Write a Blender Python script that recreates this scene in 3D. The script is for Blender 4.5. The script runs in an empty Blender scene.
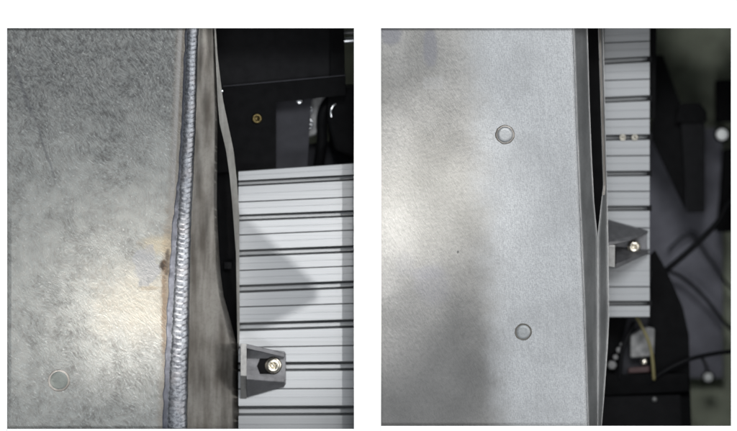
import bpy, bmesh, math, random
from mathutils import Vector, noise as mnoise
random.seed(7)
S = bpy.context.scene
COL = S.collection
# ------------------------------------------------------------------ camera, world, lamps, exposure
D = 8.0                                   # camera height above the white sheet (metres)
cam = bpy.data.cameras.new('camera'); cam_o = bpy.data.objects.new('camera', cam); COL.objects.link(cam_o)
cam_o.location = (0, 0, D)
cam.sensor_width = 36; cam.lens = 36 * D / 0.737
cam.clip_start = 0.1; cam.clip_end = 100
cam.dof.use_dof = True; cam.dof.focus_distance = D + 0.01; cam.dof.aperture_fstop = 1.6
S.camera = cam_o
w = bpy.data.worlds.new("World"); S.world = w; w.use_nodes = True
bg = w.node_tree.nodes['Background']; bg.inputs[0].default_value = (0.80, 0.86, 0.93, 1); bg.inputs[1].default_value = 0.34

def area(name, loc, target, sx, sy, power, color=(1, 1, 1)):
    l = bpy.data.lights.new(name, 'AREA'); l.shape = 'RECTANGLE'; l.size = sx; l.size_y = sy
    l.energy = power; l.color = color
    o = bpy.data.objects.new(name, l); COL.objects.link(o); o.location = loc
    o.rotation_euler = (Vector(target) - Vector(loc)).to_track_quat('-Z', 'Y').to_euler()
    return o

def spot(name, loc, target, ang, power, color=(1, 1, 1), size=0.03):
    l = bpy.data.lights.new(name, 'SPOT'); l.spot_size = math.radians(ang); l.spot_blend = 1.0
    l.energy = power; l.color = color; l.shadow_soft_size = size
    o = bpy.data.objects.new(name, l); COL.objects.link(o); o.location = loc
    o.rotation_euler = (Vector(target) - Vector(loc)).to_track_quat('-Z', 'Y').to_euler()
    return o

area('overhead_lamp_upper', (0.45, 1.35, 2.8), (0, 0, 0), 1.6, 0.7, 60, (0.97, 0.99, 1.0))
area('side_fill', (1.7, 0.1, 1.6), (0, 0, 0), 1.0, 1.6, 20, (1.0, 0.98, 0.95))  # fill added from the right to brighten the side walls
area('overhead_lamp_lower', (-0.2, -1.3, 3.0), (0, 0, 0), 2.0, 0.5, 28, (0.97, 0.99, 1.0))
spot('highlight_band_before', (-0.75, -0.30, 0.70), (-0.30, -0.078, 0), 19, 20.0, (1.0, 0.97, 0.92))  # added spot, spreads the bright band across the worn plate
spot('highlight_spot_before', (-0.30, -0.42, 0.75), (-0.232, -0.080, 0), 15, 28.0, (1.0, 0.95, 0.88))  # added spot for the bright patch beside the weld
spot('highlight_spot_after', (0.02, 0.40, 0.75), (0.058, 0.015, 0), 17, 19, (1.0, 0.97, 0.92))  # added spot for the bright patch on the second plate
SLAT_SPOT = (0.35, 0.50, 1.50)           # added spot over the wide slatted table, throws the pointed shadow
spot('slat_spot', SLAT_SPOT, (-0.066, -0.08, -0.05), 10.5, 112.0, (1.0, 0.99, 0.97), 0.0035)
S.view_settings.view_transform = 'Standard'; S.view_settings.look = 'None'
S.view_settings.exposure = 0.0; S.view_settings.gamma = 1.0
S.cycles.max_bounces = 6

# ------------------------------------------------------------------ helpers
def P(px, py, z=0.0):
    """photo millimetre grid (1 px = 1 mm on the white sheet) -> world point at height z (mm)"""
    zz = z / 1000; k = (D - zz) / D
    return Vector(((px - 368.5) / 1000 * k, (215.5 - py) / 1000 * k, zz))

def lerp_tab(tab, y):
    if y <= tab[0][0]: a, b = tab[0], tab[1]
    elif y >= tab[-1][0]: a, b = tab[-2], tab[-1]
    else:
        for a, b in zip(tab, tab[1:]):
            if a[0] <= y <= b[0]: break
    t = (y - a[0]) / (b[0] - a[0])
    return a[1] + (b[1] - a[1]) * t

def obj(name, bm, mat, parent=None, smooth=False, bevel=0, segs=2):
    me = bpy.data.meshes.new(name)
    bmesh.ops.recalc_face_normals(bm, faces=bm.faces)
    off = parent_world(parent) if parent else None
    if parent is None:
        c = Vector((0, 0, 0)); zmin = min(v.co.z for v in bm.verts)
        xs = [v.co.x for v in bm.verts]; ys = [v.co.y for v in bm.verts]
        off = Vector(((min(xs) + max(xs)) / 2, (min(ys) + max(ys)) / 2, zmin))
    for v in bm.verts: v.co -= off
    bm.to_mesh(me); bm.free()
    if smooth:
        for p in me.polygons: p.use_smooth = True
    if mat: me.materials.append(mat)
    o = bpy.data.objects.new(name, me); COL.objects.link(o)
    if parent: o.parent = parent
    else: o.location = off
    if bevel:
        m = o.modifiers.new('bevel', 'BEVEL'); m.width = bevel / 1000; m.segments = segs; m.limit_method = 'ANGLE'
        m.angle_limit = math.radians(30)
        if smooth: pass
    return o

def parent_world(p):
    v = Vector((0, 0, 0))
    while p is not None:
        v += p.location; p = p.parent
    return v

def tag(o, label=None, cat=None, group=None, kind=None):
    if label: o['label'] = label
    if cat: o['category'] = cat
    if group: o['group'] = group
    if kind: o['kind'] = kind
    return o

def thing(name, loc, label, cat, group=None):
    o = bpy.data.objects.new(name, None); COL.objects.link(o); o.location = loc
    o.empty_display_size = 0.01
    return tag(o, label, cat, group)

def hull_into(bm, pts):
    vs = [bm.verts.new(P(*p)) for p in pts]
    r = bmesh.ops.convex_hull(bm, input=vs)
    bad = [g for g in r['geom_interior'] if isinstance(g, bmesh.types.BMVert)]
    if bad: bmesh.ops.delete(bm, geom=bad, context='VERTS')

def hull(*lists):
    bm = bmesh.new()
    for pts in lists: hull_into(bm, pts)
    return bm

def slab_into(bm, poly, z, th):
    top = [bm.verts.new(P(x, y, z)) for x, y in poly]
    bot = [bm.verts.new(v.co - Vector((0, 0, th / 1000))) for v in top]
    n = len(poly)
    bm.faces.new(top); bm.faces.new(bot[::-1])
    for i in range(n): bm.faces.new((top[i], bot[i], bot[(i + 1) % n], top[(i + 1) % n]))

def slab(poly, z, th):
    bm = bmesh.new(); slab_into(bm, poly, z, th); return bm

def lathe_into(bm, c, rings, seg=40, axis='Z'):
    """c=(px,py,z); rings=[(r, dz, hex 0..1)] from outside bottom inward"""
    base = P(*c); prev = None
    for r, dz, hx in rings:
        ring = []
        for k in range(seg):
            a = 2 * math.pi * k / seg
            rr = r
            if hx: 
                m = (a % (math.pi / 3)) - math.pi / 6
                rr = r * ((1 - hx) + hx * math.cos(math.pi / 6) / math.cos(m))
            p = Vector((rr * math.cos(a), rr * math.sin(a), dz)) / 1000
            if axis == 'X': p = Vector((p.z, p.y, p.x))
            ring.append(bm.verts.new(base + p))
        if prev:
            for k in range(seg): bm.faces.new((prev[k], prev[(k + 1) % seg], ring[(k + 1) % seg], ring[k]))
        prev = ring
    bm.faces.new(prev)

def lathe(c, rings, seg=40, axis='Z'):
    bm = bmesh.new(); lathe_into(bm, c, rings, seg, axis); return bm

def catmull(pts, n=10):
    out = []
    P_ = [pts[0]] + pts + [pts[-1]]
    for i in range(1, len(P_) - 2):
        a, b, c, d = P_[i - 1:i + 3]
        for k in range(n):
            t = k / n
            out.append(0.5 * ((2 * b) + (c - a) * t + (2 * a - 5 * b + 4 * c - d) * t * t + (3 * b - a - 3 * c + d) * t ** 3))
    out.append(P_[-2]); return out

def tube(pts, r, seg=14):
    bm = bmesh.new()
    path = catmull([P(*p) for p in pts]); prev = None
    for i, p in enumerate(path):
        d = (path[min(i + 1, len(path) - 1)] - path[max(i - 1, 0)]).normalized()
        u = d.cross(Vector((0, 0, 1)))
        if u.length < 1e-5: u = Vector((1, 0, 0))
        u.normalize(); v = u.cross(d)
        ring = [bm.verts.new(p + (u * math.cos(2 * math.pi * k / seg) + v * math.sin(2 * math.pi * k / seg)) * r / 1000) for k in range(seg)]
        if prev:
            for k in range(seg): bm.faces.new((prev[k], prev[(k + 1) % seg], ring[(k + 1) % seg], ring[k]))
        else: bm.faces.new(ring[::-1])
        prev = ring
    bm.faces.new(prev)
    return bm

# ------------------------------------------------------------------ node helper
class G:
    def __init__(self, name):
        self.m = bpy.data.materials.new(name); self.m.use_nodes = True
        self.t = self.m.node_tree; self.b = self.t.nodes['Principled BSDF']
        g = self.t.nodes.new('ShaderNodeNewGeometry')
        # photo grid in millimetres measured on the thing itself (x right, y down), from world position
        self.pos = self.vm('MULTIPLY_ADD', g.outputs['Position'], (1000, -1000, 1000), (368.5, 215.5, 0))
        s = self.t.nodes.new('ShaderNodeSeparateXYZ'); self.l(self.pos, s.inputs[0])
        self.x, self.y, self.z = s.outputs
    def l(self, a, b): self.t.links.new(a, b)
    def put(self, inp, v):
        if isinstance(v, bpy.types.NodeSocket): self.l(v, inp)
        elif isinstance(v, (tuple, list)) and len(v) == 3 and len(inp.default_value) == 4: inp.default_value = (*v, 1)
        else: inp.default_value = v
    def vm(self, op, a, b=None, c=None):
        n = self.t.nodes.new('ShaderNodeVectorMath'); n.operation = op
        for i, v in enumerate((a, b, c)):
            if v is not None: self.put(n.inputs[i], v)
        return n.outputs[0]
    def ma(self, op, a, b=None, c=None, clamp=False):
        n = self.t.nodes.new('ShaderNodeMath'); n.operation = op; n.use_clamp = clamp
        for i, v in enumerate((a, b, c)):
            if v is not None: self.put(n.inputs[i], v)
        return n.outputs[0]
    def noise(self, scale, detail=3, rough=0.5, vec=None, dist=0.0):
        n = self.t.nodes.new('ShaderNodeTexNoise'); n.inputs['Scale'].default_value = scale
        n.inputs['Detail'].default_value = detail; n.inputs['Roughness'].default_value = rough
        n.inputs['Distortion'].default_value = dist
        self.l(vec if vec is not None else self.pos, n.inputs['Vector']); return n.outputs['Fac']
    def rot(self, ang, sx, sy, vec=None):
        n = self.t.nodes.new('ShaderNodeMapping'); n.vector_type = 'TEXTURE'
        n.inputs['Rotation'].default_value = (0, 0, math.radians(ang)); n.inputs['Scale'].default_value = (sx, sy, 60)
        self.l(vec if vec is not None else self.pos, n.inputs['Vector']); return n.outputs[0]
    def rng(self, v, a, b, c=0.0, d=1.0, smooth=True):
        n = self.t.nodes.new('ShaderNodeMapRange'); n.interpolation_type = 'SMOOTHSTEP' if smooth else 'LINEAR'
        self.put(n.inputs['Value'], v)
        for i, q in zip((1, 2, 3, 4), (a, b, c, d)): self.put(n.inputs[i], q)
        return n.outputs[0]
    def mix(self, f, a, b, mode='MIX'):
        n = self.t.nodes.new('ShaderNodeMix'); n.data_type = 'RGBA'; n.blend_type = mode
        self.put(n.inputs[0], f); self.put(n.inputs[6], a); self.put(n.inputs[7], b); return n.outputs[2]
    def blob(self, cx, cy, rx, ry, edge=0.35, wob=0.0, wscale=0.08, vec=None):
        """soft blotch mask: 1 inside, 0 outside, edge broken by noise"""
        dx = self.ma('DIVIDE', self.ma('SUBTRACT', self.x, cx), rx)
        dy = self.ma('DIVIDE', self.ma('SUBTRACT', self.y, cy), ry)
        r = self.ma('SQRT', self.ma('ADD', self.ma('MULTIPLY', dx, dx), self.ma('MULTIPLY', dy, dy)))
        if wob: r = self.ma('ADD', r, self.ma('MULTIPLY', self.ma('SUBTRACT', self.noise(wscale, 4), 0.5), wob))
        return self.rng(r, 1 - edge, 1 + edge, 1, 0)
    def bump(self, h, strength, dist):
        n = self.t.nodes.new('ShaderNodeBump'); n.inputs['Strength'].default_value = strength
        n.inputs['Distance'].default_value = dist / 1000; self.put(n.inputs['Height'], h)
        self.l(n.outputs[0], self.b.inputs['Normal'])
    def set(self, color=None, metal=None, rough=None, spec=None):
        if color is not None: self.put(self.b.inputs['Base Color'], color)
        if metal is not None: self.put(self.b.inputs['Metallic'], metal)
        if rough is not None: self.put(self.b.inputs['Roughness'], rough)
        if spec is not None: self.put(self.b.inputs['Specular IOR Level'], spec)
        return self.m

def simple(name, col, metal=0.0, rough=0.5, var=0.15, scale=0.08, spec=0.5, bump=0.0, bscale=0.8):
    g = G(name)
    n = g.noise(scale, 5, 0.6)
    f = g.rng(n, 0.3, 0.7, 1 - var, 1 + var, False)
    c = g.vm('MULTIPLY', (col[0], col[1], col[2]), (1, 1, 1))
    cc = g.t.nodes.new('ShaderNodeVectorMath'); cc.operation = 'SCALE'; g.l(c, cc.inputs[0]); g.l(f, cc.inputs['Scale'])
    g.set(cc.outputs[0], metal, g.rng(n, 0.3, 0.7, max(rough - .06, 0.02), rough + .06, False), spec)
    if bump: g.bump(g.noise(bscale, 3), 0.6, bump)
    return g.m

# ------------------------------------------------------------------ materials
def mat_before_plate():
    g = G('mill_steel_worn')
    warp = g.vm('MULTIPLY_ADD', (1, 1, 0), (0, 0, 0), (0, 0, 0))
    nz = g.t.nodes.new('ShaderNodeTexNoise'); nz.inputs['Scale'].default_value = 0.02; g.l(g.pos, nz.inputs['Vector'])
    wv = g.vm('MULTIPLY_ADD', nz.outputs['Color'], (26, 26, 0), g.pos)
    s1 = g.noise(1.0, 2, 0.6, g.rot(62, 6, 1.9, wv))
    s2 = g.noise(1.0, 2, 0.6, g.rot(28, 7, 2.1, wv))
    s3 = g.noise(1.0, 2, 0.6, g.rot(-48, 5, 1.9, wv))
    s4 = g.noise(1.0, 2, 0.6, g.rot(95, 5, 2.2, wv))
    sA = g.ma('ADD', g.ma('MULTIPLY', s1, 0.36), g.ma('MULTIPLY', s2, 0.28)); sB = g.ma('ADD', g.ma('MULTIPLY', s3, 0.22), g.ma('MULTIPLY', s4, 0.14))
    scr = g.rng(g.ma('ADD', sA, sB), 0.42, 0.64, 0, 1, False)
    glint = g.rng(g.ma('MAXIMUM', s2, s1), 0.63, 0.76)
    fine = g.noise(0.30, 4, 0.65)
    grain = g.noise(0.16, 4, 0.7, g.rot(0, 1.0, 1.5))
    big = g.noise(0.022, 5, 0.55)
    # dark mottling in the upper part; the mask also paints dimmer light there
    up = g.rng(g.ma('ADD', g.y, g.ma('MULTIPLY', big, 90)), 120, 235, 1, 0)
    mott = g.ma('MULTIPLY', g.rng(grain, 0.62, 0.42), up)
    col = g.mix(g.rng(big, 0.3, 0.7), (0.11, 0.108, 0.103), (0.185, 0.182, 0.174))
    blot = g.rng(g.noise(0.075, 5, 0.65), 0.40, 0.62)
    col = g.mix(g.ma('MULTIPLY', blot, 0.55), col, (0.29, 0.29, 0.275))
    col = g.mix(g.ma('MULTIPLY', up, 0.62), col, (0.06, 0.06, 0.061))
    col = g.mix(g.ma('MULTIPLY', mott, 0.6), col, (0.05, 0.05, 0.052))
    col = g.mix(g.ma('MULTIPLY', g.rng(fine, 0.4, 0.65), 0.2), col, (0.12, 0.12, 0.12))
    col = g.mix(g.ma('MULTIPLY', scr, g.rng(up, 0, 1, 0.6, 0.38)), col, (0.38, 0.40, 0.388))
    col = g.mix(g.ma('MULTIPLY', glint, g.rng(up, 0, 1, 0.26, 0.08)), col, (0.70, 0.70, 0.68))  # glints painted into the colour along the scratches
    sp = g.rng(g.noise(0.42, 2, 0.5), 0.66, 0.76)
    col = g.mix(g.ma('MULTIPLY', sp, 0.22), col, (0.75, 0.75, 0.73))  # sparkle flecks, also painted into the colour
    # straw tint of the heat zone beside the weld
    heat = g.blob(146, 303, 44, 30, 0.9, 1.6, 0.05)
    col = g.mix(g.ma('MULTIPLY', heat, 0.45), col, (0.40, 0.365, 0.30))
    heat2 = g.blob(167, 285, 6, 62, 0.5, 0.9, 0.09)
    col = g.mix(g.ma('MULTIPLY', heat2, 0.6), col, (0.15, 0.115, 0.08))
    heat3 = g.blob(166, 245, 22, 10, 0.5, 1.0, 0.09)
    col = g.mix(g.ma('MULTIPLY', heat3, 0.5), col, (0.36, 0.31, 0.22))
    patch = g.blob(146, 267, 13, 19, 0.12, 1.5, 0.09)
    col = g.mix(g.ma('MULTIPLY', patch, 0.6), col, (0.20, 0.205, 0.22))
    crack = g.blob(150, 288, 10, 2.2, 0.5, 1.6, 0.15)
    col = g.mix(g.ma('MULTIPLY', crack, 0.5), col, (0.17, 0.14, 0.10))
    burn = g.ma('MAXIMUM', g.blob(164.5, 265.5, 5.2, 5.8, 0.35, 0.6, 0.25), g.blob(167.5, 256, 2.2, 6, 0.5, 1.0, 0.3))
    burn = g.ma('MAXIMUM', burn, g.blob(167.5, 272, 3, 3.4, 0.5, 1.0, 0.3))
    col = g.mix(g.ma('MULTIPLY', burn, 0.96), col, (0.03, 0.022, 0.018))
    b2 = g.blob(164, 312, 2.4, 42, 0.6, 2.2, 0.18)
    col = g.mix(g.ma('MULTIPLY', b2, 0.6), col, (0.12, 0.075, 0.045))
    # brownish halo of the bead further up
    hx = g.ma('SUBTRACT', g.x, g.ma('MULTIPLY_ADD', g.y, -0.048, 192.5))
    halo = g.ma('MULTIPLY', g.rng(g.ma('ADD', hx, g.ma('MULTIPLY', fine, 6)), -15, -7), 0.55)
    col = g.mix(halo, col, (0.15, 0.125, 0.10))
    pale = g.ma('MULTIPLY', g.rng(hx, -15, -11), g.rng(hx, -10, -8, 1, 0))
    col = g.mix(g.ma('MULTIPLY', pale, g.rng(g.y, 230, 180, 0, 0.7)), col, (0.26, 0.255, 0.25))
    # one long dark scratch
    def scratch(x0, y0, x1, y1, wd):
        L = math.hypot(x1 - x0, y1 - y0); ux, uy = (x1 - x0) / L, (y1 - y0) / L
        ax = g.ma('SUBTRACT', g.x, x0); ay = g.ma('SUBTRACT', g.y, y0)
        al = g.ma('ADD', g.ma('MULTIPLY', ax, ux), g.ma('MULTIPLY', ay, uy))
        ac = g.ma('SUBTRACT', g.ma('MULTIPLY', ax, uy), g.ma('MULTIPLY', ay, ux))
        ac = g.ma('ABSOLUTE', g.ma('ADD', ac, g.ma('MULTIPLY', g.ma('SUBTRACT', g.noise(0.05, 3), 0.5), 8)))
        return g.ma('MULTIPLY', g.rng(ac, wd * 0.3, wd, 1, 0), g.ma('MULTIPLY', g.rng(al, 0, 8), g.rng(al, L - 25, L, 1, 0)))
    sc = g.ma('MAXIMUM', scratch(12, 62, 38, 130, 2.6), scratch(36, 122, 58, 192, 1.7))
    col = g.mix(g.ma('MULTIPLY', sc, 0.38), col, (0.05, 0.05, 0.06))
    g.set(col, 0.82, g.ma('ADD', g.rng(scr, 0, 1, 0.46, 0.30, False), g.ma('MULTIPLY', up, 0.08)))
    h = g.ma('ADD', g.ma('MULTIPLY', scr, 0.6), g.ma('ADD', g.ma('MULTIPLY', fine, 0.4), g.ma('MULTIPLY', grain, 0.5)))
    g.bump(h, 0.3, 0.4)
    return g.m

def mat_after_plate():
    g = G('ground_steel')
    edge = g.ma('MULTIPLY_ADD', g.y, 0.075, 470)
    gm = g.rng(g.ma('ADD', g.ma('SUBTRACT', g.x, edge), g.ma('MULTIPLY', g.ma('SUBTRACT', g.noise(0.035, 5, 0.65), 0.5), 38)), -22, 24)
    nz = g.t.nodes.new('ShaderNodeTexNoise'); nz.inputs['Scale'].default_value = 0.015; g.l(g.pos, nz.inputs['Vector'])
    wv = g.vm('MULTIPLY_ADD', nz.outputs['Color'], (20, 20, 0), g.pos)
    s1 = g.noise(1.0, 3, 0.7, g.rot(60, 4.5, 1.4, wv)); s2 = g.noise(1.0, 3, 0.7, g.rot(-35, 4, 1.4, wv))
    scr = g.rng(g.ma('ADD', g.ma('MULTIPLY', s1, 0.6), g.ma('MULTIPLY', s2, 0.4)), 0.38, 0.68, 0, 1, False)
    v1 = g.noise(1.0, 2, 0.6, g.rot(90, 3.2, 0.9)); h1 = g.noise(1.0, 2, 0.6, g.rot(12, 2.6, 0.9)); f1 = g.noise(0.7, 2, 0.7)
    grind = g.rng(g.ma('ADD', g.ma('MULTIPLY', v1, 0.5), g.ma('ADD', g.ma('MULTIPLY', h1, 0.3), g.ma('MULTIPLY', f1, 0.4))), 0.46, 0.74)
    big = g.noise(0.018, 5, 0.55)
    fine = g.noise(0.25, 4, 0.65)
    c0 = g.mix(g.rng(big, 0.3, 0.7), (0.15, 0.147, 0.14), (0.25, 0.245, 0.235))
    c0 = g.mix(g.ma('MULTIPLY', g.rng(fine, 0.42, 0.66), 0.4), c0, (0.11, 0.11, 0.11))
    c0 = g.mix(g.ma('MULTIPLY', scr, 0.28), c0, (0.40, 0.395, 0.38))
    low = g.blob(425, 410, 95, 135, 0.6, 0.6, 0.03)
    c0 = g.mix(g.ma('MULTIPLY', low, 0.6), c0, (0.085, 0.085, 0.087))  # shade over the lower corner, put into the colour
    for cx, cy, rx, ry, k in ((391, 34, 10, 11, .65), (430, 48, 7, 19, .6), (433, 285, 17, 20, .3), (427, 273, 16, 7, .32), (405, 265, 10, 12, .2)):
        c0 = g.mix(g.ma('MULTIPLY', g.blob(cx, cy, rx, ry, 0.3, 0.7, 0.06), k), c0, (0.15, 0.15, 0.17))
    dx = g.rng(g.ma('ABSOLUTE', g.ma('SUBTRACT', g.x, 433)), 9, 11, 1, 0); dy = g.rng(g.ma('ABSOLUTE', g.ma('SUBTRACT', g.y, 83)), 5, 7, 1, 0)
    c0 = g.mix(g.ma('MULTIPLY', g.ma('MULTIPLY', dx, dy), 0.35), c0, (0.27, 0.27, 0.27))
    sheen = g.blob(425, 205, 60, 55, 0.6, 0.8, 0.03)  # painted highlight, a paler colour around the bright patch
    c0 = g.mix(g.ma('MULTIPLY', sheen, 0.3), c0, (0.36, 0.35, 0.32))
    speck = g.ma('MULTIPLY', g.blob(458, 252, 0.9, 1.4, 0.5), 0.8)
    c0 = g.mix(speck, c0, (0.05, 0.05, 0.05))
    c1 = g.mix(grind, (0.27, 0.277, 0.286), (0.38, 0.39, 0.40))
    vs = g.noise(1.0, 4, 0.65, g.rot(88, 55, 2.2)); ar = g.noise(1.0, 3, 0.6, g.rot(70, 30, 3.0, wv))
    c1 = g.mix(g.ma('MULTIPLY', g.rng(vs, 0.45, 0.7), 0.35), c1, (0.40, 0.41, 0.42))
    c1 = g.mix(g.ma('MULTIPLY', g.rng(ar, 0.5, 0.7), 0.22), c1, (0.20, 0.205, 0.21))
    c1 = g.mix(g.ma('MULTIPLY', g.rng(g.noise(0.02, 5, 0.6), 0.42, 0.65), 0.3), c1, (0.21, 0.215, 0.22))
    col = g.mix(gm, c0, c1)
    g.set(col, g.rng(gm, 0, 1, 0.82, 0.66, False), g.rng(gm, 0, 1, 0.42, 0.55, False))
    h = g.ma('ADD', g.ma('MULTIPLY', g.ma('SUBTRACT', 1.0, gm), g.ma('ADD', g.ma('MULTIPLY', scr, 0.6), fine)), g.ma('MULTIPLY', gm, g.ma('MULTIPLY', grind, 0.8)))
    g.bump(h, 0.25, 0.4)
    return g.m

def mat_weld():
    g = G('weld_metal')
    n = g.noise(0.35, 4, 0.6); b = g.noise(0.05, 3)
    col = g.mix(g.rng(n, 0.35, 0.65), (0.13, 0.135, 0.15), (0.27, 0.28, 0.30))
    col = g.mix(g.ma('MULTIPLY', g.rng(b, 0.5, 0.7), 0.35), col, (0.28, 0.26, 0.26))
    g.set(col, 0.95, g.rng(n, 0.3, 0.7, 0.38, 0.52)); g.bump(n, 0.15, 0.25)
    return g.m

def mat_side(name, c0, c1, rough, metal=0.8):
    g = G(name)
    st = g.noise(1.0, 1, 0.5, g.rot(92, 60, 5.0)); fine = g.noise(0.3, 3, 0.5); b = g.noise(0.03, 4)
    bl = g.noise(1.0, 2, 0.5, g.rot(91, 60, 9))
    f = g.rng(g.ma('ADD', g.ma('MULTIPLY', st, 0.05), g.ma('ADD', g.ma('MULTIPLY', b, 0.35), g.ma('MULTIPLY', bl, 0.60))), 0.34, 0.68)
    col = g.mix(f, c0, c1)
    col = g.mix(g.ma('MULTIPLY', g.rng(fine, 0.45, 0.65), 0.12), col, tuple(c * 0.55 for c in c0))
    g.set(col, metal, rough); g.bump(fine, 0.15, 0.25)
    return g.m

def mat_alu():
    g = G('anodised_aluminium')
    st = g.noise(1.0, 3, 0.7, g.rot(0, 900, 0.9)); b = g.noise(0.012, 4); fine = g.noise(0.9, 2)
    col = g.mix(g.rng(st, 0.35, 0.65), (0.27, 0.277, 0.285), (0.315, 0.323, 0.335))
    col = g.mix(g.ma('MULTIPLY', g.rng(b, 0.45, 0.7), 0.18), col, (0.25, 0.257, 0.27))
    g.set(col, 0.35, g.rng(st, 0.3, 0.7, 0.46, 0.56)); g.bump(g.ma('ADD', st, g.ma('MULTIPLY', fine, .3)), 0.12, 0.2)
    return g.m

M = dict(
    before=mat_before_plate(), after=mat_after_plate(), weld=mat_weld(), toe=simple('weld_toe_blue_grey', (0.15, 0.155, 0.18), 0.9, 0.42, 0.25, 0.15, 0.5, 0.15, 0.3), alu=mat_alu(),
    side_b=mat_side('side_steel_brown', (0.16, 0.145, 0.128), (0.40, 0.385, 0.36), 0.36),
    side_a=mat_side('side_steel_grey', (0.42, 0.427, 0.432), (0.60, 0.605, 0.61), 0.42),
    strip_b=mat_side('strip_steel', (0.30, 0.295, 0.28), (0.52, 0.52, 0.50), 0.35),
    strip_a=mat_side('strip_steel_warm', (0.18, 0.165, 0.15), (0.30, 0.28, 0.26), 0.45),
    white=simple('white_board', (0.93, 0.93, 0.93), 0, 0.9, 0.005, 0.02, 0.1),
    black=simple('black_powder_coat', (0.0045, 0.0045, 0.005), 0, 0.4, 0.2, 0.1, 0.03, 0.1),
    black2=simple('black_satin', (0.009, 0.009, 0.010), 0, 0.45, 0.2, 0.1, 0.04, 0.1),
    grey=simple('dark_grey_sheet', (0.036, 0.036, 0.042), 0, 0.5, 0.2, 0.05, 0.08),
    rubber=simple('dark_rubber_mat', (0.14, 0.14, 0.165), 0, 0.7, 0.25, 0.04, 0.2),
    floor=simple('olive_concrete', (0.30, 0.32, 0.25), 0, 0.8, 0.35, 0.025, 0.2),
    bracket=simple('cast_bracket', (0.12, 0.12, 0.127), 0.6, 0.48, 0.2, 0.15, 0.4, 0.15),
    bracket_l=simple('machined_bracket_face', (0.24, 0.236, 0.23), 0.6, 0.4, 0.12, 0.2, 0.5, 0.1),
    bolt=simple('nickel_screw', (0.62, 0.58, 0.50), 1, 0.25, 0.1, 0.3),
    brass=simple('brass_screw', (0.13, 0.10, 0.045), 1, 0.4, 0.2, 0.3),
    chrome=simple('polished_steel', (0.75, 0.76, 0.78), 1, 0.2, 0.1, 0.1),
    dull=simple('dull_casting', (0.16, 0.16, 0.16), 0.6, 0.45, 0.4, 0.12, 0.5, 0.3, 0.3),
    cable=simple('black_cable', (0.005, 0.005, 0.006), 0, 0.5, 0.1, 0.1, 0.1),
    ycable=simple('ochre_cable', (0.16, 0.14, 0.06), 0, 0.5, 0.1, 0.1),
    red=simple('red_plastic', (0.03, 0.004, 0.004), 0, 0.5, 0.1, 0.1),
    white_dot=simple('bright_white', (0.92, 0.93, 0.92), 0, 0.4, 0.02, 0.1),
    disc_b=simple('filled_disc_green_grey', (0.15, 0.162, 0.152), 0.75, 0.5, 0.15, 0.2, 0.5, 0.25, 0.6),
    disc_a=simple('filled_disc_grey', (0.30, 0.308, 0.315), 0.7, 0.5, 0.12, 0.4, 0.5, 0.25, 0.6),
    disc_c=simple('filled_disc_flat', (0.24, 0.25, 0.255), 0.7, 0.5, 0.15, 0.4, 0.5, 0.25, 0.6),
    dark_gap=simple('disc_groove', (0.10, 0.095, 0.085), 0.5, 0.6, 0.3, 0.3),
)

# ------------------------------------------------------------------ the setting
def build_sheet():
    """white board with two rectangular openings, 2.5 mm thick, with skirts at its far rim"""
    bm = bmesh.new()
    xs = [-1500, 7, 354, 381, 731, 2240]; ys = [-1200, 28, 429, 1640]
    # right opening ends three px higher than the left one: rows differ, so build cell by cell
    def quad(x0, y0, x1, y1):
        a = [P(x0, y0), P(x1, y0), P(x1, y1), P(x0, y1)]
        bm.faces.new([bm.verts.new(v) for v in a])
    quad(-1500, -1200, 2240, 28); quad(-1500, 28, 7, 1640); quad(7, 429, 354, 1640)
    quad(354, 28, 381, 1640); quad(381, 426, 731, 1640); quad(731, 28, 2240, 1640)
    bmesh.ops.remove_doubles(bm, verts=bm.verts, dist=1e-6)
    r = bmesh.ops.solidify(bm, geom=bm.faces[:], thickness=0.0025)
    zs = max(v.co.z for v in bm.verts)
    for v in bm.verts: v.co.z -= zs
    return bm
tag(obj('white_surface', build_sheet(), M['white']), kind='structure')
tag(obj('floor', hull([(-1600, -1300, -260), (2300, -1300, -260), (2300, 1700, -260), (-1600, 1700, -260),
                       (-1600, -1300, -270), (2300, -1300, -270), (2300, 1700, -270), (-1600, 1700, -270)]), M['floor']), kind='structure')

# ------------------------------------------------------------------ steel boxes
def sheet_grid(fx, zf, y0, y1, ny, nu, th=2.0):
    """ruled strip: fx(y,u)->px, zf(y,u)->mm, thickened downwards"""
    bm = bmesh.new(); rows = []
    for j in range(ny + 1):
        y = y0 + (y1 - y0) * j / ny
        rows.append([bm.verts.new(P(fx(y, i / nu), y, zf(y, i / nu))) for i in range(nu + 1)])
    for j in range(ny):
        for i in range(nu):
            bm.faces.new((rows[j][i], rows[j][i + 1], rows[j + 1][i + 1], rows[j + 1][i]))
    bmesh.ops.solidify(bm, geom=bm.faces[:], thickness=th / 1000)
    return bm

ZP = -8.0
bead_c = [(15, 193.5), (55, 191.8), (130, 189.3), (215, 184.6), (260, 182.6), (310, 180.8), (370, 178.6), (445, 176.0)]
bead_w = [(15, 5.6), (130, 6.0), (215, 6.8), (310, 8.2), (445, 10.2)]

box_b = thing('steel_box', P(100, 230, -60), 'steel box before grinding, with a raised rippled weld seam and heat tint', 'metal box')
# top plate ends under the weld
bm = bmesh.new()
lp = [(-6, 15)] + [(lerp_tab(bead_c, y) + 1, y) for y in range(15, 446, 10)] + [(-6, 445)]
slab_into(bm, lp, ZP, 3)
obj('top_plate', bm, M['before'], box_b)

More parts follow.
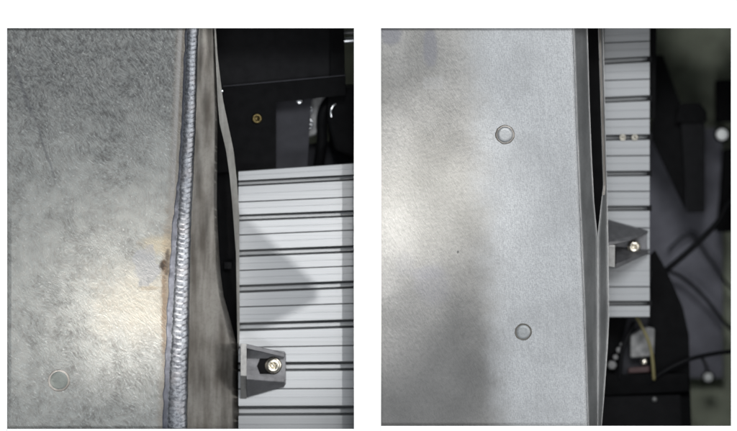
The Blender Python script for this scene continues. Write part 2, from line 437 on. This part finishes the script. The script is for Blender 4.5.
def weld(part):
    bm = bmesh.new(); rows = []
    y = 15.0; ph = 0.0; n = 26; dy = 0.42
    while y < 445:
        c = lerp_tab(bead_c, y) + 0.7 * mnoise.noise(Vector((0, y * 0.06, 3)))
        hw = lerp_tab(bead_w, y) * (1 + 0.10 * mnoise.noise(Vector((5, y * 0.11, 0))))
        pitch = 4.2 + 2.0 * (y / 430) + 1.6 * mnoise.noise(Vector((9, y * 0.04, 1)))
        ph += dy / pitch
        toe = lerp_tab([(15, 2.0), (180, 2.8), (225, 5.5), (300, 6.0), (445, 5.0)], y) * (1 + 0.35 * mnoise.noise(Vector((1, y * 0.07, 7))))
        row = []
        for i in range(n + 1):
            u = -1 + 2 * i / n
            a = abs(u)
            prof = math.sqrt(max(0, 1 - a ** 2.4))
            s = (ph - 0.55 * (1 - u * u)) % 1.0
            saw = (s / 0.72 if s < 0.72 else (1 - s) / 0.28)
            saw = saw ** 0.8
            amp = 0.085 + 0.06 * mnoise.noise(Vector((u * .8, y * 0.05, 11)))
            h = 4.3 * prof * (1 - amp + amp * saw) + 0.12 * mnoise.noise(Vector((u * 2, y * 0.2, 2))) * prof
            if u < 0: h = max(h, 1.6 * -u)
            row.append(bm.verts.new(P(c + u * hw * (1 + 0.03 * saw), y, ZP - 0.3 + h - (0.8 * a ** 8 if u > 0 else 0) - 0.9 * max(0, u) ** 3)))
        # smooth bluish toe to the left of the bead
        left = []
        for k in range(7):
            t = k / 6
            hh = 1.7 * t ** 0.6 + 0.1 * mnoise.noise(Vector((t, y * 0.12, 4)))
            left.append(bm.verts.new(P(c - hw - toe * (1 - t) , y, ZP - 0.25 + (hh if k else -0.2))))
        drop = row if part == 'toe' else left
        for v in drop: bm.verts.remove(v)
        rows.append(left if part == 'toe' else row); y += dy
    for a, b in zip(rows, rows[1:]):
        for i in range(len(a) - 1): bm.faces.new((a[i], a[i + 1], b[i + 1], b[i]))
    return bm
obj('weld_bead', weld('bead'), M['weld'], box_b, smooth=True)
obj('weld_toe', weld('toe'), M['toe'], box_b, smooth=True)

# side wall falling from the weld to the slatted table, with its cut-out
Lb = [(15, 214), (55, 215.5), (100, 217.3), (123, 217.6), (160, 217.2), (200, 216.8), (225, 217.6), (254, 219.3), (275, 220.8), (296, 223.6), (315, 229), (334, 234), (348, 237.5), (380, 238.5), (445, 239.5)]
F1 = [(15, 213.6), (100, 217.6), (123, 219.6), (150, 226), (175, 229.5), (200, 232), (254, 236), (348, 237.6), (445, 238)]
F2 = [(15, 215), (55, 217.5), (100, 223), (150, 233.5), (180, 236.8), (200, 238.3), (215, 239.3), (260, 239.3), (348, 239.8), (445, 241)]
def zside(x, y): return ZP - 1.2 - (x - lerp_tab(bead_c, y)) * 0.70
def fxa(y, u):
    a = lerp_tab(bead_c, y) + 3.5; b = lerp_tab(Lb, y); return a + (b - a) * u
obj('side_wall', sheet_grid(fxa, lambda y, u: zside(fxa(y, u), y) + 0.5 * mnoise.noise(Vector((u * 4, y * 0.02, 0))), 15, 445, 110, 8), M['side_b'], box_b, smooth=True)
def fxb(y, u): a = lerp_tab(F1, y); b = lerp_tab(F2, y); return a + (b - a) * u
obj('edge_strip', sheet_grid(fxb, lambda y, u: zside(fxb(y, u), y) + 1.0, 15, 350, 90, 3, 1.5), M['strip_b'], box_b)
obj('interior_shade', hull([(196, 100, -76), (236, 100, -76), (237, 360, -76), (196, 360, -76), (196, 100, -80), (236, 100, -80), (237, 360, -80), (196, 360, -80)]), M['black'], box_b)  # black plate standing in for the shade inside the box
# a few parts seen dimly through the cut-out
obj('inner_rib', hull([(224, 262, -68), (232, 262, -68), (232, 269, -68), (224, 269, -68), (224, 262, -76), (232, 262, -76), (232, 269, -76), (224, 269, -76)]), M['black2'], box_b, bevel=0.6)
bm = bmesh.new(); lathe_into(bm, (222, 91, zside(222, 91) + 1), [(1.6, 0, 0), (1.5, 0.5, 0), (0.9, 1.0, 0)], 14)
obj('spatter', bm, M['chrome'], box_b, smooth=True)

def disc(px, py, r, mat, parent, kind, label=None, ring='strip_b'):
    """filled hole: 'sunk' has an inward-sloping bright lip, 'proud' a raised plateau, 'flush' only a worn groove"""
    if kind == 'sunk': rings = [(r + 1.0, 0.02, 0), (r + 0.4, 0.45, 0), (r, 0.5, 0), (r - 1.3, 0.05, 0)]
    elif kind == 'proud': rings = [(r + 0.4, 0.02, 0), (r - 0.2, 0.9, 0), (r - 0.9, 1.15, 0), (r - 1.5, 1.1, 0)]
    else: rings = [(r + 0.4, 0.02, 0), (r, 0.3, 0), (r - 0.5, 0.1, 0), (r - 1.2, 0.1, 0)]
    o = obj('filled_hole', lathe((px, py, ZP), [(r - 1.2, 0.02, 0), (r - 1.3, rings[-1][1] + .05, 0), (r * .5, rings[-1][1] + 0.1, 0), (0.5, rings[-1][1] + .12, 0)], 48), mat, parent, smooth=True)
    if label: o['label'] = label
    b2 = lathe((px, py, ZP), rings, 64)
    for v in b2.verts:
        v.co += Vector((0.0005 * mnoise.noise(v.co * 300), 0.0005 * mnoise.noise(v.co * 300 + Vector((4, 4, 4))), 0.0001 * mnoise.noise(v.co * 500)))
    obj('rim', b2, M[ring], o, smooth=True)
    return o
disc(59, 380.5, 10.2, M['disc_b'], box_b, 'sunk', ring='strip_a')

box_a = thing('steel_box', P(480, 230, -60), 'steel box after grinding, its edge smooth and its plate satin pale grey', 'metal box')
edge_a = [(15, 573.2), (55, 575), (130, 577.5), (215, 581), (300, 584.5), (370, 587), (445, 589.3)]
bm = bmesh.new()
# plate with a rounded outer edge
rows = []
prof = [(-5.5, 0), (-4.2, -0.12), (-3.0, -0.45), (-1.9, -1.0), (-1.0, -1.8), (-0.3, -2.8), (0, -3.6)]
ysr = [15 + k * 5 for k in range(87)]
for y in ysr:
    e = lerp_tab(edge_a, y) + 0.35 * mnoise.noise(Vector((0, y * 0.08, 0)))
    rows.append([bm.verts.new(P(368, y, ZP))] + [bm.verts.new(P(e + a, y, ZP + b)) for a, b in prof])
for q, y in zip(rows, ysr):
    q.append(bm.verts.new(P(568, y, ZP - 3))); q.append(bm.verts.new(P(368, y, ZP - 3)))
for a, b in zip(rows, rows[1:]):
    n = len(a)
    for i in range(n): bm.faces.new((a[i], a[(i + 1) % n], b[(i + 1) % n], b[i]))
bm.faces.new(rows[0]); bm.faces.new(rows[-1])
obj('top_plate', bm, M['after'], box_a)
La = [(15, 587.2), (55, 588.4), (100, 589.6), (150, 591.5), (200, 594), (237, 597.5), (445, 597.6)]
G1 = [(15, 597.8), (55, 599), (150, 602), (185, 603.2), (215, 599.8), (237, 597.4), (300, 597.4), (445, 597.4)]
G2 = [(15, 603), (55, 604), (150, 606), (190, 607.3), (240, 608.3), (318, 609.2), (350, 607.6), (400, 604), (445, 600.2)]
def fya(y, u): a = lerp_tab(edge_a, y) - 0.6; b = lerp_tab(La, y); return a + (b - a) * u
def zsa(x, y): return ZP - 3.0 - (x - lerp_tab(edge_a, y)) * 1.3
obj('side_wall', sheet_grid(fya, lambda y, u: zsa(fya(y, u), y), 15, 445, 100, 6), M['side_a'], box_a, smooth=True)
def fyb(y, u): a = lerp_tab(G1, y); b = lerp_tab(G2, y); return a + (b - a) * u
obj('edge_strip', sheet_grid(fyb, lambda y, u: zsa(fyb(y, u), y) + 1.0, 15, 445, 100, 3, 1.5), M['side_a'], box_a, smooth=True)
obj('edge_bead', sheet_grid(lambda y, u: lerp_tab(G1, y) + 0.4 + u * 2.2, lambda y, u: zsa(fyb(y, 0), y) + 3.0, 15, 195, 40, 2, 1.0), M['strip_a'], box_a)
obj('interior_shade', hull([(578, 15, -85), (604, 15, -85), (604, 245, -85), (578, 245, -85), (578, 15, -88), (604, 15, -88), (604, 245, -88), (578, 245, -88)]), M['black'], box_a)  # black plate added for the shade behind the open gap
disc(505, 134.5, 9.3, M['disc_a'], box_a, 'proud', ring='strip_a', label='raised filled hole with a dark rim on its lower side')
disc(523.3, 332, 8.2, M['disc_c'], box_a, 'flush', ring='dark_gap', label='flat ground-down filled hole, darker than the plate')

# ------------------------------------------------------------------ aluminium slatted tables
def extrusion(a, s, b, x0, x1, z, sw, parent):
    """a,s,b: (y at left, y at right) of upper joint, slot centre, lower joint; sw slot half width"""
    bm = bmesh.new()
    def sec(side):
        ya, ys, yb = a[side], s[side], b[side]; q = sw
        x = (x0, x1)[side]
        mid1 = (ya + ys - q) / 2; mid2 = (yb + ys + q) / 2
        pts = [(ya + .25, z - 16), (ya + .25, z - .7), (ya + .8, z),
               (mid1 - .5, z), (mid1 - .3, z - .25), (mid1 + .3, z - .25), (mid1 + .5, z),
               (ys - q - .5, z), (ys - q, z - .5), (ys - q, z - 2.2), (ys - q - 1.5, z - 2.2), (ys - q - 1.5, z - 6),
               (ys - q * .9, z - 14), (ys - q * .55, z - 14), (ys - q * .45, z - 8), (ys + q * .45, z - 8), (ys + q * .55, z - 14), (ys + q * .9, z - 14), (ys + q + 1.5, z - 6), (ys + q + 1.5, z - 2.2), (ys + q, z - 2.2), (ys + q, z - .5), (ys + q + .5, z),
               (mid2 - .5, z), (mid2 - .3, z - .25), (mid2 + .3, z - .25), (mid2 + .5, z),
               (yb - .8, z), (yb - .25, z - .7), (yb - .25, z - 16)]
        return [bm.verts.new(P(x, yy, zz)) for yy, zz in pts]
    A, B = sec(0), sec(1); n = len(A)
    for i in range(n):
        bm.faces.new((A[i], A[(i + 1) % n], B[(i + 1) % n], B[i]))
    bm.faces.new(A[::-1]); bm.faces.new(B)
    return obj('aluminium_extrusion', bm, M['alu'], parent)

def table(name, label, joints, slots, xl, xr, x0, x1, z, sw0, sw1):
    t = thing(name, P((x0 + x1) / 2, 250, z - 20), label, 'work table')
    def ext(p):
        k = (p[1] - p[0]) / (xr - xl); return (p[0] + k * (x0 - xl), p[0] + k * (x1 - xl))
    n = len(slots)
    for i in range(n):
        extrusion(ext(joints[i]), ext(slots[i]), ext(joints[i + 1]), x0, x1, z, sw0 + (sw1 - sw0) * i / (n - 1), t)
    return t
ZB, ZA = -50.0, -92.0
tb = table('slatted_table', 'wide slatted aluminium table top beside the weld seam', 
      [(171, 163), (202, 197), (235, 230), (270.5, 266), (307, 303.5), (347.5, 345.5), (389, 388.5), (434, 434)],
      [(183.5, 177.5), (218, 213.5), (253.5, 249), (289, 284.5), (327, 323.5), (367, 366), (411, 410.5)], 240, 354, 238.5, 372, ZB, 2.8, 4.8)
obj('table_support', hull([(237, 180, ZB - 17), (380, 176, ZB - 17), (380, 450, ZB - 17), (237, 450, ZB - 17), (237, 180, ZB - 25), (380, 176, ZB - 25), (380, 450, ZB - 25), (237, 450, ZB - 25)]), M['black'], tb)
ta = table('slatted_table', 'narrow slatted aluminium table top beside the smooth ground edge',
      [(4, 2), (43, 41), (80.5, 79), (119.5, 118.5), (156, 155.5), (191.5, 191.3), (228, 228), (287, 286.8), (317.5, 317.3)],
      [(24, 22.5), (61.5, 59), (100, 98), (137.8, 137), (173.8, 173.3), (208.5, 208.2), (252, 252), (303.5, 303.3)], 604, 650, 602, 649.6, ZA, 2.9, 2.3)
# replace the wide lower bar spacing: an extra slot line just under the bracket
obj('table_support', hull([(600, 10, ZA - 17), (647, 10, ZA - 17), (647, 312, ZA - 17), (600, 312, ZA - 17), (600, 10, ZA - 30), (647, 10, ZA - 30), (647, 312, ZA - 30), (600, 312, ZA - 30)]), M['black'], ta)
for ys in (24, 59.5, 98.5, 137.3, 173.3, 208.2, 274, 303.3):
    obj('slot_end_cap', hull([(x, ys + dy, ZA + dz) for x in (647.5, 651.8) for dy in (-3.0, 3.0) for dz in (-0.5, -9)]), M['black2'], ta)
nut = thing('slot_nut_pair', P(629, 137.5, ZA - 8), 'two bright nuts sitting in one table slot beside the smooth ground edge', 'nuts')
for px in (622.5, 634.5):
    obj('nut', lathe((px, 137.5, ZA - 8), [(3.9, 0, 1), (3.9, 8.6, 1), (3.4, 9.6, .6), (1.2, 9.6, 0), (1.0, 6, 0)], 24), M['bolt'], nut)

# ------------------------------------------------------------------ brackets
def screw(c, r, h, parent, name='screw'):
    s = obj(name, lathe(c, [(r * 1.3, 0, 0), (r * 1.3, 0.8, 0), (r * 1.05, 1.0, 0), (r, 1.2, 0), (r, h - 1.2, 0), (r * .94, h - .4, 0), (r * .8, h, 0), (r * .60, h, .5), (r * .54, h - .4, 1), (r * .50, h - 3.2, 1)], 48), M['bolt'], parent, smooth=True)
    bm = bmesh.new()
    for k in range(6):
        a = k * math.pi / 3 + .3
        q = 0.30 * r
        p = (c[0] + q * math.cos(a), c[1] + q * math.sin(a), c[2] + h - 2.6)
        lathe_into(bm, p, [(r * .13, -1, 0), (r * .12, 0.6, 0), (r * .05, 0.9, 0)], 8)
    obj('socket', bm, M['bolt'], s, smooth=True)
    return s
br = thing('angle_bracket', P(263, 368, ZB), 'gusseted grey angle bracket screwed to the wide slatted table, box edge at its left', 'bracket')
z0 = ZB + .3
obj('upright', hull([(240.6, 343.5, -21), (246.6, 344.2, -21), (246.6, 375.8, -21), (240.6, 375.8, -21), (240.6, 343.5, z0), (246.6, 344.2, z0), (246.6, 399, z0), (240.6, 399, z0)]), M['bracket_l'], br, bevel=0.5)
obj('base', hull([(246, 346, z0), (284.6, 351.5, z0), (286, 354, z0), (286, 384, z0), (284, 387, z0), (246, 396, z0),
                  (246, 346, z0 + 3), (284.6, 352, z0 + 3), (285.6, 354, z0 + 3), (285.6, 383, z0 + 3), (284, 386, z0 + 3), (246, 394, z0 + 3)]), M['bracket'], br, bevel=0.5)
obj('gusset', hull([(246.5, 343.8, -21.5), (246.5, 348.5, -21.5), (282, 352.2, -40), (284.8, 354, -41), (284.8, 357.5, -41), (246.5, 345, z0 + 2), (246.5, 349, z0 + 2), (285, 352.8, z0 + 2), (285, 357, z0 + 2)]), M['bracket'], br, bevel=0.7)
obj('gusset', hull([(246.5, 374.5, -21.5), (246.5, 379.5, -21.5), (284.8, 378.8, -41), (284.8, 382.5, -41), (246.5, 377, z0 + 2), (246.5, 397.5, z0 + 2), (285, 379, z0 + 2), (284.8, 386.5, z0 + 2)]), M['bracket'], br, bevel=0.7)
obj('dark_slot_plate', hull([(260, 358.5, z0 + 3.1), (272, 358.5, z0 + 3.1), (272, 374, z0 + 3.1), (260, 374, z0 + 3.1), (257, 366, z0 + 3.1),
                         (260, 358.5, z0 + 3.5), (272, 358.5, z0 + 3.5), (272, 374, z0 + 3.5), (260, 374, z0 + 3.5), (257, 366, z0 + 3.5)]), M['black'], br)  # thin black plate raised on the base, no opening cut
screw((273.3, 365.5, z0 + 3.6), 6.6, 6, br)

br2 = thing('angle_bracket', P(628, 244, ZA), 'dark angle bracket on the narrow slatted table, a screw between its gussets', 'bracket')
z1 = ZA + .3
obj('upright', hull([(608, 245.5, -58), (615, 245.5, -58), (615, 267.5, -58), (608, 266.5, -58), (608, 222, z1), (615, 222, z1), (615, 267.5, z1), (608, 266.5, z1)]), M['bracket_l'], br2, bevel=0.4)
obj('base', hull([(614, 226, z1), (647, 231, z1), (647, 253, z1), (614, 267, z1), (614, 226, z1 + 3), (646.6, 231, z1 + 3), (646.6, 253, z1 + 3), (614, 267, z1 + 3)]), M['bracket'], br2, bevel=0.4)
obj('gusset', hull([(608, 245.8, -57), (608, 242, -57), (646.5, 232.6, -84), (630, 240.6, -70), (608, 219.5, z1), (648, 230.6, z1), (648, 233, z1), (608, 246, z1)]), M['bracket'], br2, bevel=0.3)
obj('gusset', hull([(616, 268.5, -57), (616, 264, -57), (648, 253.8, -84), (648, 251, -84), (616, 246, z1 + 2), (616, 268.5, z1), (630, 250, z1 + 2), (648, 249.5, z1), (648, 253.8, z1)]), M['bracket'], br2, bevel=0.3)
screw((634, 246.8, z1 + 8), 5.2, 6, br2)

# ------------------------------------------------------------------ left: black machine frame behind the table
fr = thing('machine_frame', P(290, 95, -140), 'black machine frame with a cover and a cross beam behind the slatted table', 'machine frame')
obj('cover_panel', slab([(200, 10), (330, 10), (330, 77.5), (200, 89)], -72, 3), M['black2'], fr)
obj('side_rail', slab([(330, 10), (343.5, 10), (345, 76), (330, 78)], -67, 12), M['black'], fr, bevel=.6)
obj('cross_beam', slab([(200, 88.5), (330, 77.6), (345.5, 75.4), (345.5, 95), (276, 102), (276, 168), (200, 174)], -68, 12), M['black'], fr)
obj('beam_lip', hull([(223, 86, -66.5), (345.5, 74.8, -66.5), (345.5, 75.6, -66.5), (223, 86.8, -66.5), (223, 86, -69), (345.5, 74.8, -69), (345.5, 75.6, -69), (223, 86.8, -69)]), M['grey'], fr)
obj('back_plate', slab([(276, 90), (312, 90), (307, 170), (276, 172)], -92, 4), M['grey'], fr)
sc = obj('screw', lathe((257, 118.5, -68), [(5.2, 0, 0), (5.2, 2, 0), (4.6, 3.6, 0), (2.9, 3.8, 1), (2.6, 1.5, 1)], 36), M['brass'], fr, smooth=True)
ft = thing('pipe_fitting', P(309, 115, -110), 'dim grey casting with two bright curved hose clips in the black frame window', 'fitting')
obj('casting', hull([(306, 98, -100), (326, 94, -100), (327, 128, -100), (314, 136, -100), (306, 138, -100), (306, 98, -112), (326, 94, -112), (327, 128, -112), (314, 136, -112), (306, 138, -112)]), M['dull'], ft, bevel=2)
for cx, cy in ((308, 110), (308.5, 124)):
    pts = [(cx + 4.2 * math.cos(a), cy + 4.6 * math.sin(a), -94) for a in [math.radians(v) for v in (-80, -45, -10, 25, 60, 85)]]
    obj('hose_clip', tube(pts, 0.8, 8), M['chrome'], ft, smooth=True)
    obj('hose_clip', tube([(cx + 0.5, cy, -94), (cx + 2.5, cy + .6, -94), (cx + 4.2, cy, -94)], 0.6, 8), M['chrome'], ft, smooth=True)
rp = obj('round_plug', lathe((299.5, 101, -90), [(3.4, 0, 0), (3.4, 1, 0), (2, 1.6, 0)], 24), M['chrome'], fr, smooth=True)
hs = obj('hose', tube([(318, 170, -100), (322, 140, -96), (322, 118, -94), (327, 104, -96), (340, 92, -104)], 5.5), M['black'], None, True)
tag(hs, 'thick black hose bending behind the hose clips', 'hose')
mt = thing('motor_housing', P(348, 125, -140), 'black motor housing at the right edge of the machine frame', 'motor')
obj('housing', hull([(328, 92, -84), (345, 84, -84), (372, 84, -84), (372, 168, -84), (335, 150, -84), (327, 120, -84), (330, 94, -120), (372, 84, -120), (372, 168, -120), (330, 150, -120)]), M['black'], mt, bevel=3)
obj('lug', tube([(331.5, 117, -82), (331, 111, -81), (333, 106, -82), (336, 104, -83)], 1.2, 8), M['chrome'], mt, True)
sh = obj('guide_shaft', tube([(338, 41, -84), (358, 39.5, -84), (378, 38, -84)], 3.4, 24), M['chrome'], None, True); tag(sh, 'shiny round steel rod at the top corner by the black cover', 'rod')
sh = obj('guide_shaft', tube([(338, 33, -84), (358, 32, -84), (378, 31, -84)], 2.4, 24), M['dull'], None, True); tag(sh, 'thin dull steel rod above the shiny one', 'rod')
gp = obj('grey_wedge_cover', slab([(276, 148), (338, 140), (352, 112), (372, 100), (372, 178), (276, 178)], -126, 4), M['grey'], None); tag(gp, 'dark grey sheet seen low behind the black hose and motor', 'sheet')

# ------------------------------------------------------------------ right: dark machinery and floor below the table
mat_ = obj('rubber_mat', slab([(596, 135), (700, 128), (722, 128), (723, 378), (690, 378), (596, 378)], -238, 4), M['rubber'], None); tag(mat_, 'dark slate rubber mat on the floor under the cables', 'mat')
mb = thing('mounting_block', P(688, 165, -238), 'black block with a sloping triangular web standing on the dark mat', 'machine part')
obj('post', hull([(681, 116, -170), (700, 116, -170), (705, 124, -170), (705, 212, -170), (687, 213, -170), (681, 120, -170), (681, 116, -232), (702, 116, -232), (705, 212, -232), (687, 213, -232)]), M['black2'], mb, bevel=1.5)
obj('triangular_web', hull([(652, 55, -178), (663, 55, -178), (682, 108, -178), (686, 212, -178), (652, 140, -178), (652, 55, -190), (663, 55, -190), (682, 108, -190), (686, 212, -190), (652, 140, -190)]), M['black'], mb)
obj('cap', hull([(679, 103, -165), (700, 103, -165), (707, 112, -165), (707, 122, -165), (676, 122, -165), (679, 103, -172), (700, 103, -172), (707, 112, -172), (707, 122, -172), (676, 122, -172)]), M['black'], mb, bevel=1)
cb = obj('control_box', slab([(716, 80), (760, 80), (760, 122), (716, 122)], -190, 40), M['black'], None, bevel=2); tag(cb, 'black box at the right edge above the white round dot', 'box')
hb = obj('cable_duct', slab([(723, 150), (760, 140), (760, 232), (716, 232), (720, 200)], -196, 30), M['black'], None, bevel=2); tag(hb, 'black duct below the large white round dot', 'duct')
bl = obj('bar_strip', slab([(650, 15), (657, 15), (656, 60), (655, 118), (650, 118)], -110, 12), M['black'], None); tag(bl, 'narrow black strip along the outer end of the table slats', 'strip')

def cap(px, py, r, z, label):  # white round dot, built as a knob on a black collar
    t = thing('round_dot', P(px, py, z), label, 'cap', 'white round dots')
    obj('knob', lathe((px, py, z + 6), [(r * .8, 0, 0), (r, 1, 0), (r, 4, 0), (r * .8, 5.6, 0), (r * .4, 6, 0)], 32), M['white_dot'], t, smooth=True)
    obj('collar', lathe((px, py, z), [(r + 2, 0, 0), (r + 2, 5, 0), (r + 1, 6.2, 0)], 32), M['black'], t, smooth=True)
cap(722, 134.5, 6.2, -190, 'larger white round dot near the right edge beside the black block')
cap(708, 377.5, 4.6, -214, 'smaller white round dot hanging under the lowest cable')

ap = bmesh.new()
slab_into(ap, [(650, 255), (655, 250), (662, 262), (672, 282), (683, 308), (689, 335), (690, 380), (692, 440), (600, 440), (600, 385), (650, 378)], -140, 6)
a_ = thing('lower_frame', P(645, 400, -200), 'black machine frame with a curved side panel below the table slats', 'machine frame')
obj('curved_panel', ap, M['black'], a_)
obj('cross_beam', slab([(596, 374), (688, 374), (690, 392), (596, 396)], -130, 10), M['black'], a_, bevel=1)
obj('lower_panel', slab([(598, 397), (680, 395), (682, 440), (598, 440)], -132, 6), M['black2'], a_)
obj('screw', lathe((654.5, 399.5, -132), [(2.8, 0, 0), (2.6, 1.2, 0), (1, 1.6, 0)], 20), M['dull'], a_, True)
obj('back_plate', slab([(598, 310), (662, 310), (660, 376), (598, 376)], -150, 4), M['grey'], a_)
obj('inner_web', slab([(598, 316), (628, 316), (622, 342), (616, 376), (598, 376)], -142, 4), M['black'], a_)

cl = thing('valve_block', P(638, 350, -150), 'grey cast block with a red base between the cables below the slats', 'valve')
obj('casting', hull([(630, 335, -136), (644, 326, -136), (655, 328, -136), (654, 356, -136), (630, 358, -136), (630, 335, -146), (655, 328, -146), (654, 356, -146), (630, 358, -146)]), M['dull'], cl, bevel=2)
obj('red_base', hull([(628, 368, -134), (650, 366, -134), (650, 372, -134), (628, 373, -134), (628, 368, -145), (650, 366, -145), (650, 372, -145), (628, 373, -145)]), M['red'], cl, bevel=1)
obj('bright_stud', lathe((644, 362, -136), [(4, 0, 0), (4, 4, 0), (2.5, 6, 0)], 24), M['bolt'], cl, True)
bc = thing('bolt_stack', P(613, 358, -142), 'small column of dull bolts below the slats beside the steel box', 'bolts')
for px, py, r in ((612, 365, 5), (615.5, 357, 3), (619, 350, 3.4), (621.5, 344.5, 2.2)):
    obj('bolt', lathe((px, py, -138), [(r, 0, 1), (r, 4, 1), (r * .8, 5, .4), (r * .35, 5, 0)], 24), M['dull'], bc, False)

def cable(name, pts, r, mat, label):
    return tag(obj(name, tube(pts, r), mat, None, True), label, 'cable')
cable('black_cable', [(604, 330, -170), (640, 295, -168), (662, 274, -165), (690, 250, -160), (716, 224, -160), (728, 205, -165), (742, 190, -170)], 3.0, M['cable'], 'thick black cable rising right from the slats to the white round dot')
cable('black_cable', [(655, 268, -215), (680, 276, -214), (705, 298, -214), (724, 322, -214), (745, 340, -214)], 1.9, M['cable'], 'thin black cable falling right across the dark mat')
cable('black_cable', [(640, 392, -135), (660, 374, -128), (685, 361, -128), (707, 355, -135), (731, 351.5, -140), (755, 349, -140)], 2.2, M['cable'], 'black cable running from the lower frame to the right edge above the small white dot')
cable('black_cable', [(668, 250, -226), (690, 235, -226), (712, 262, -226), (728, 285, -226), (750, 300, -226)], 1.4, M['cable'], 'thinnest black cable looping on the dark mat')
cable('black_cable', [(634, 322, -132), (628, 336, -128), (622, 352, -128), (619, 380, -132)], 2.4, M['cable'], 'short black cable dropping under the slats')
cable('ochre_cable', [(634, 312, -126), (641, 325, -122), (648, 340, -122), (652, 356, -124), (654, 380, -128)], 1.7, M['ycable'], 'ochre cable curving down under the slats')
cable('dot_lead', [(708, 376, -208), (706, 366, -200), (702, 358, -160)], 1.5, M['cable'], 'short black lead holding the small white dot')

# ------------------------------------------------------------------ unseen sheet added above the table, shaped to cast the slats' shadow
fl = bmesh.new(); T_ = 0.57
ring = [P(x, y, ZB) * (1 - T_) + Vector(SLAT_SPOT) * T_ for x, y in ((215, 188), (240, 212), (318, 286), (316, 300), (262, 328), (215, 336))]
top = [fl.verts.new(v + Vector((0, 0, 0.0012))) for v in ring]; bot = [fl.verts.new(v) for v in ring]
fl.faces.new(top); fl.faces.new(bot[::-1])
for k in range(6): fl.faces.new((top[k], bot[k], bot[(k + 1) % 6], top[(k + 1) % 6]))
tag(obj('shade_flag', fl, M['grey'], None), 'added pointed dark flag high above the wide slatted table, shaped to cast its pointed shadow', 'shade flag')
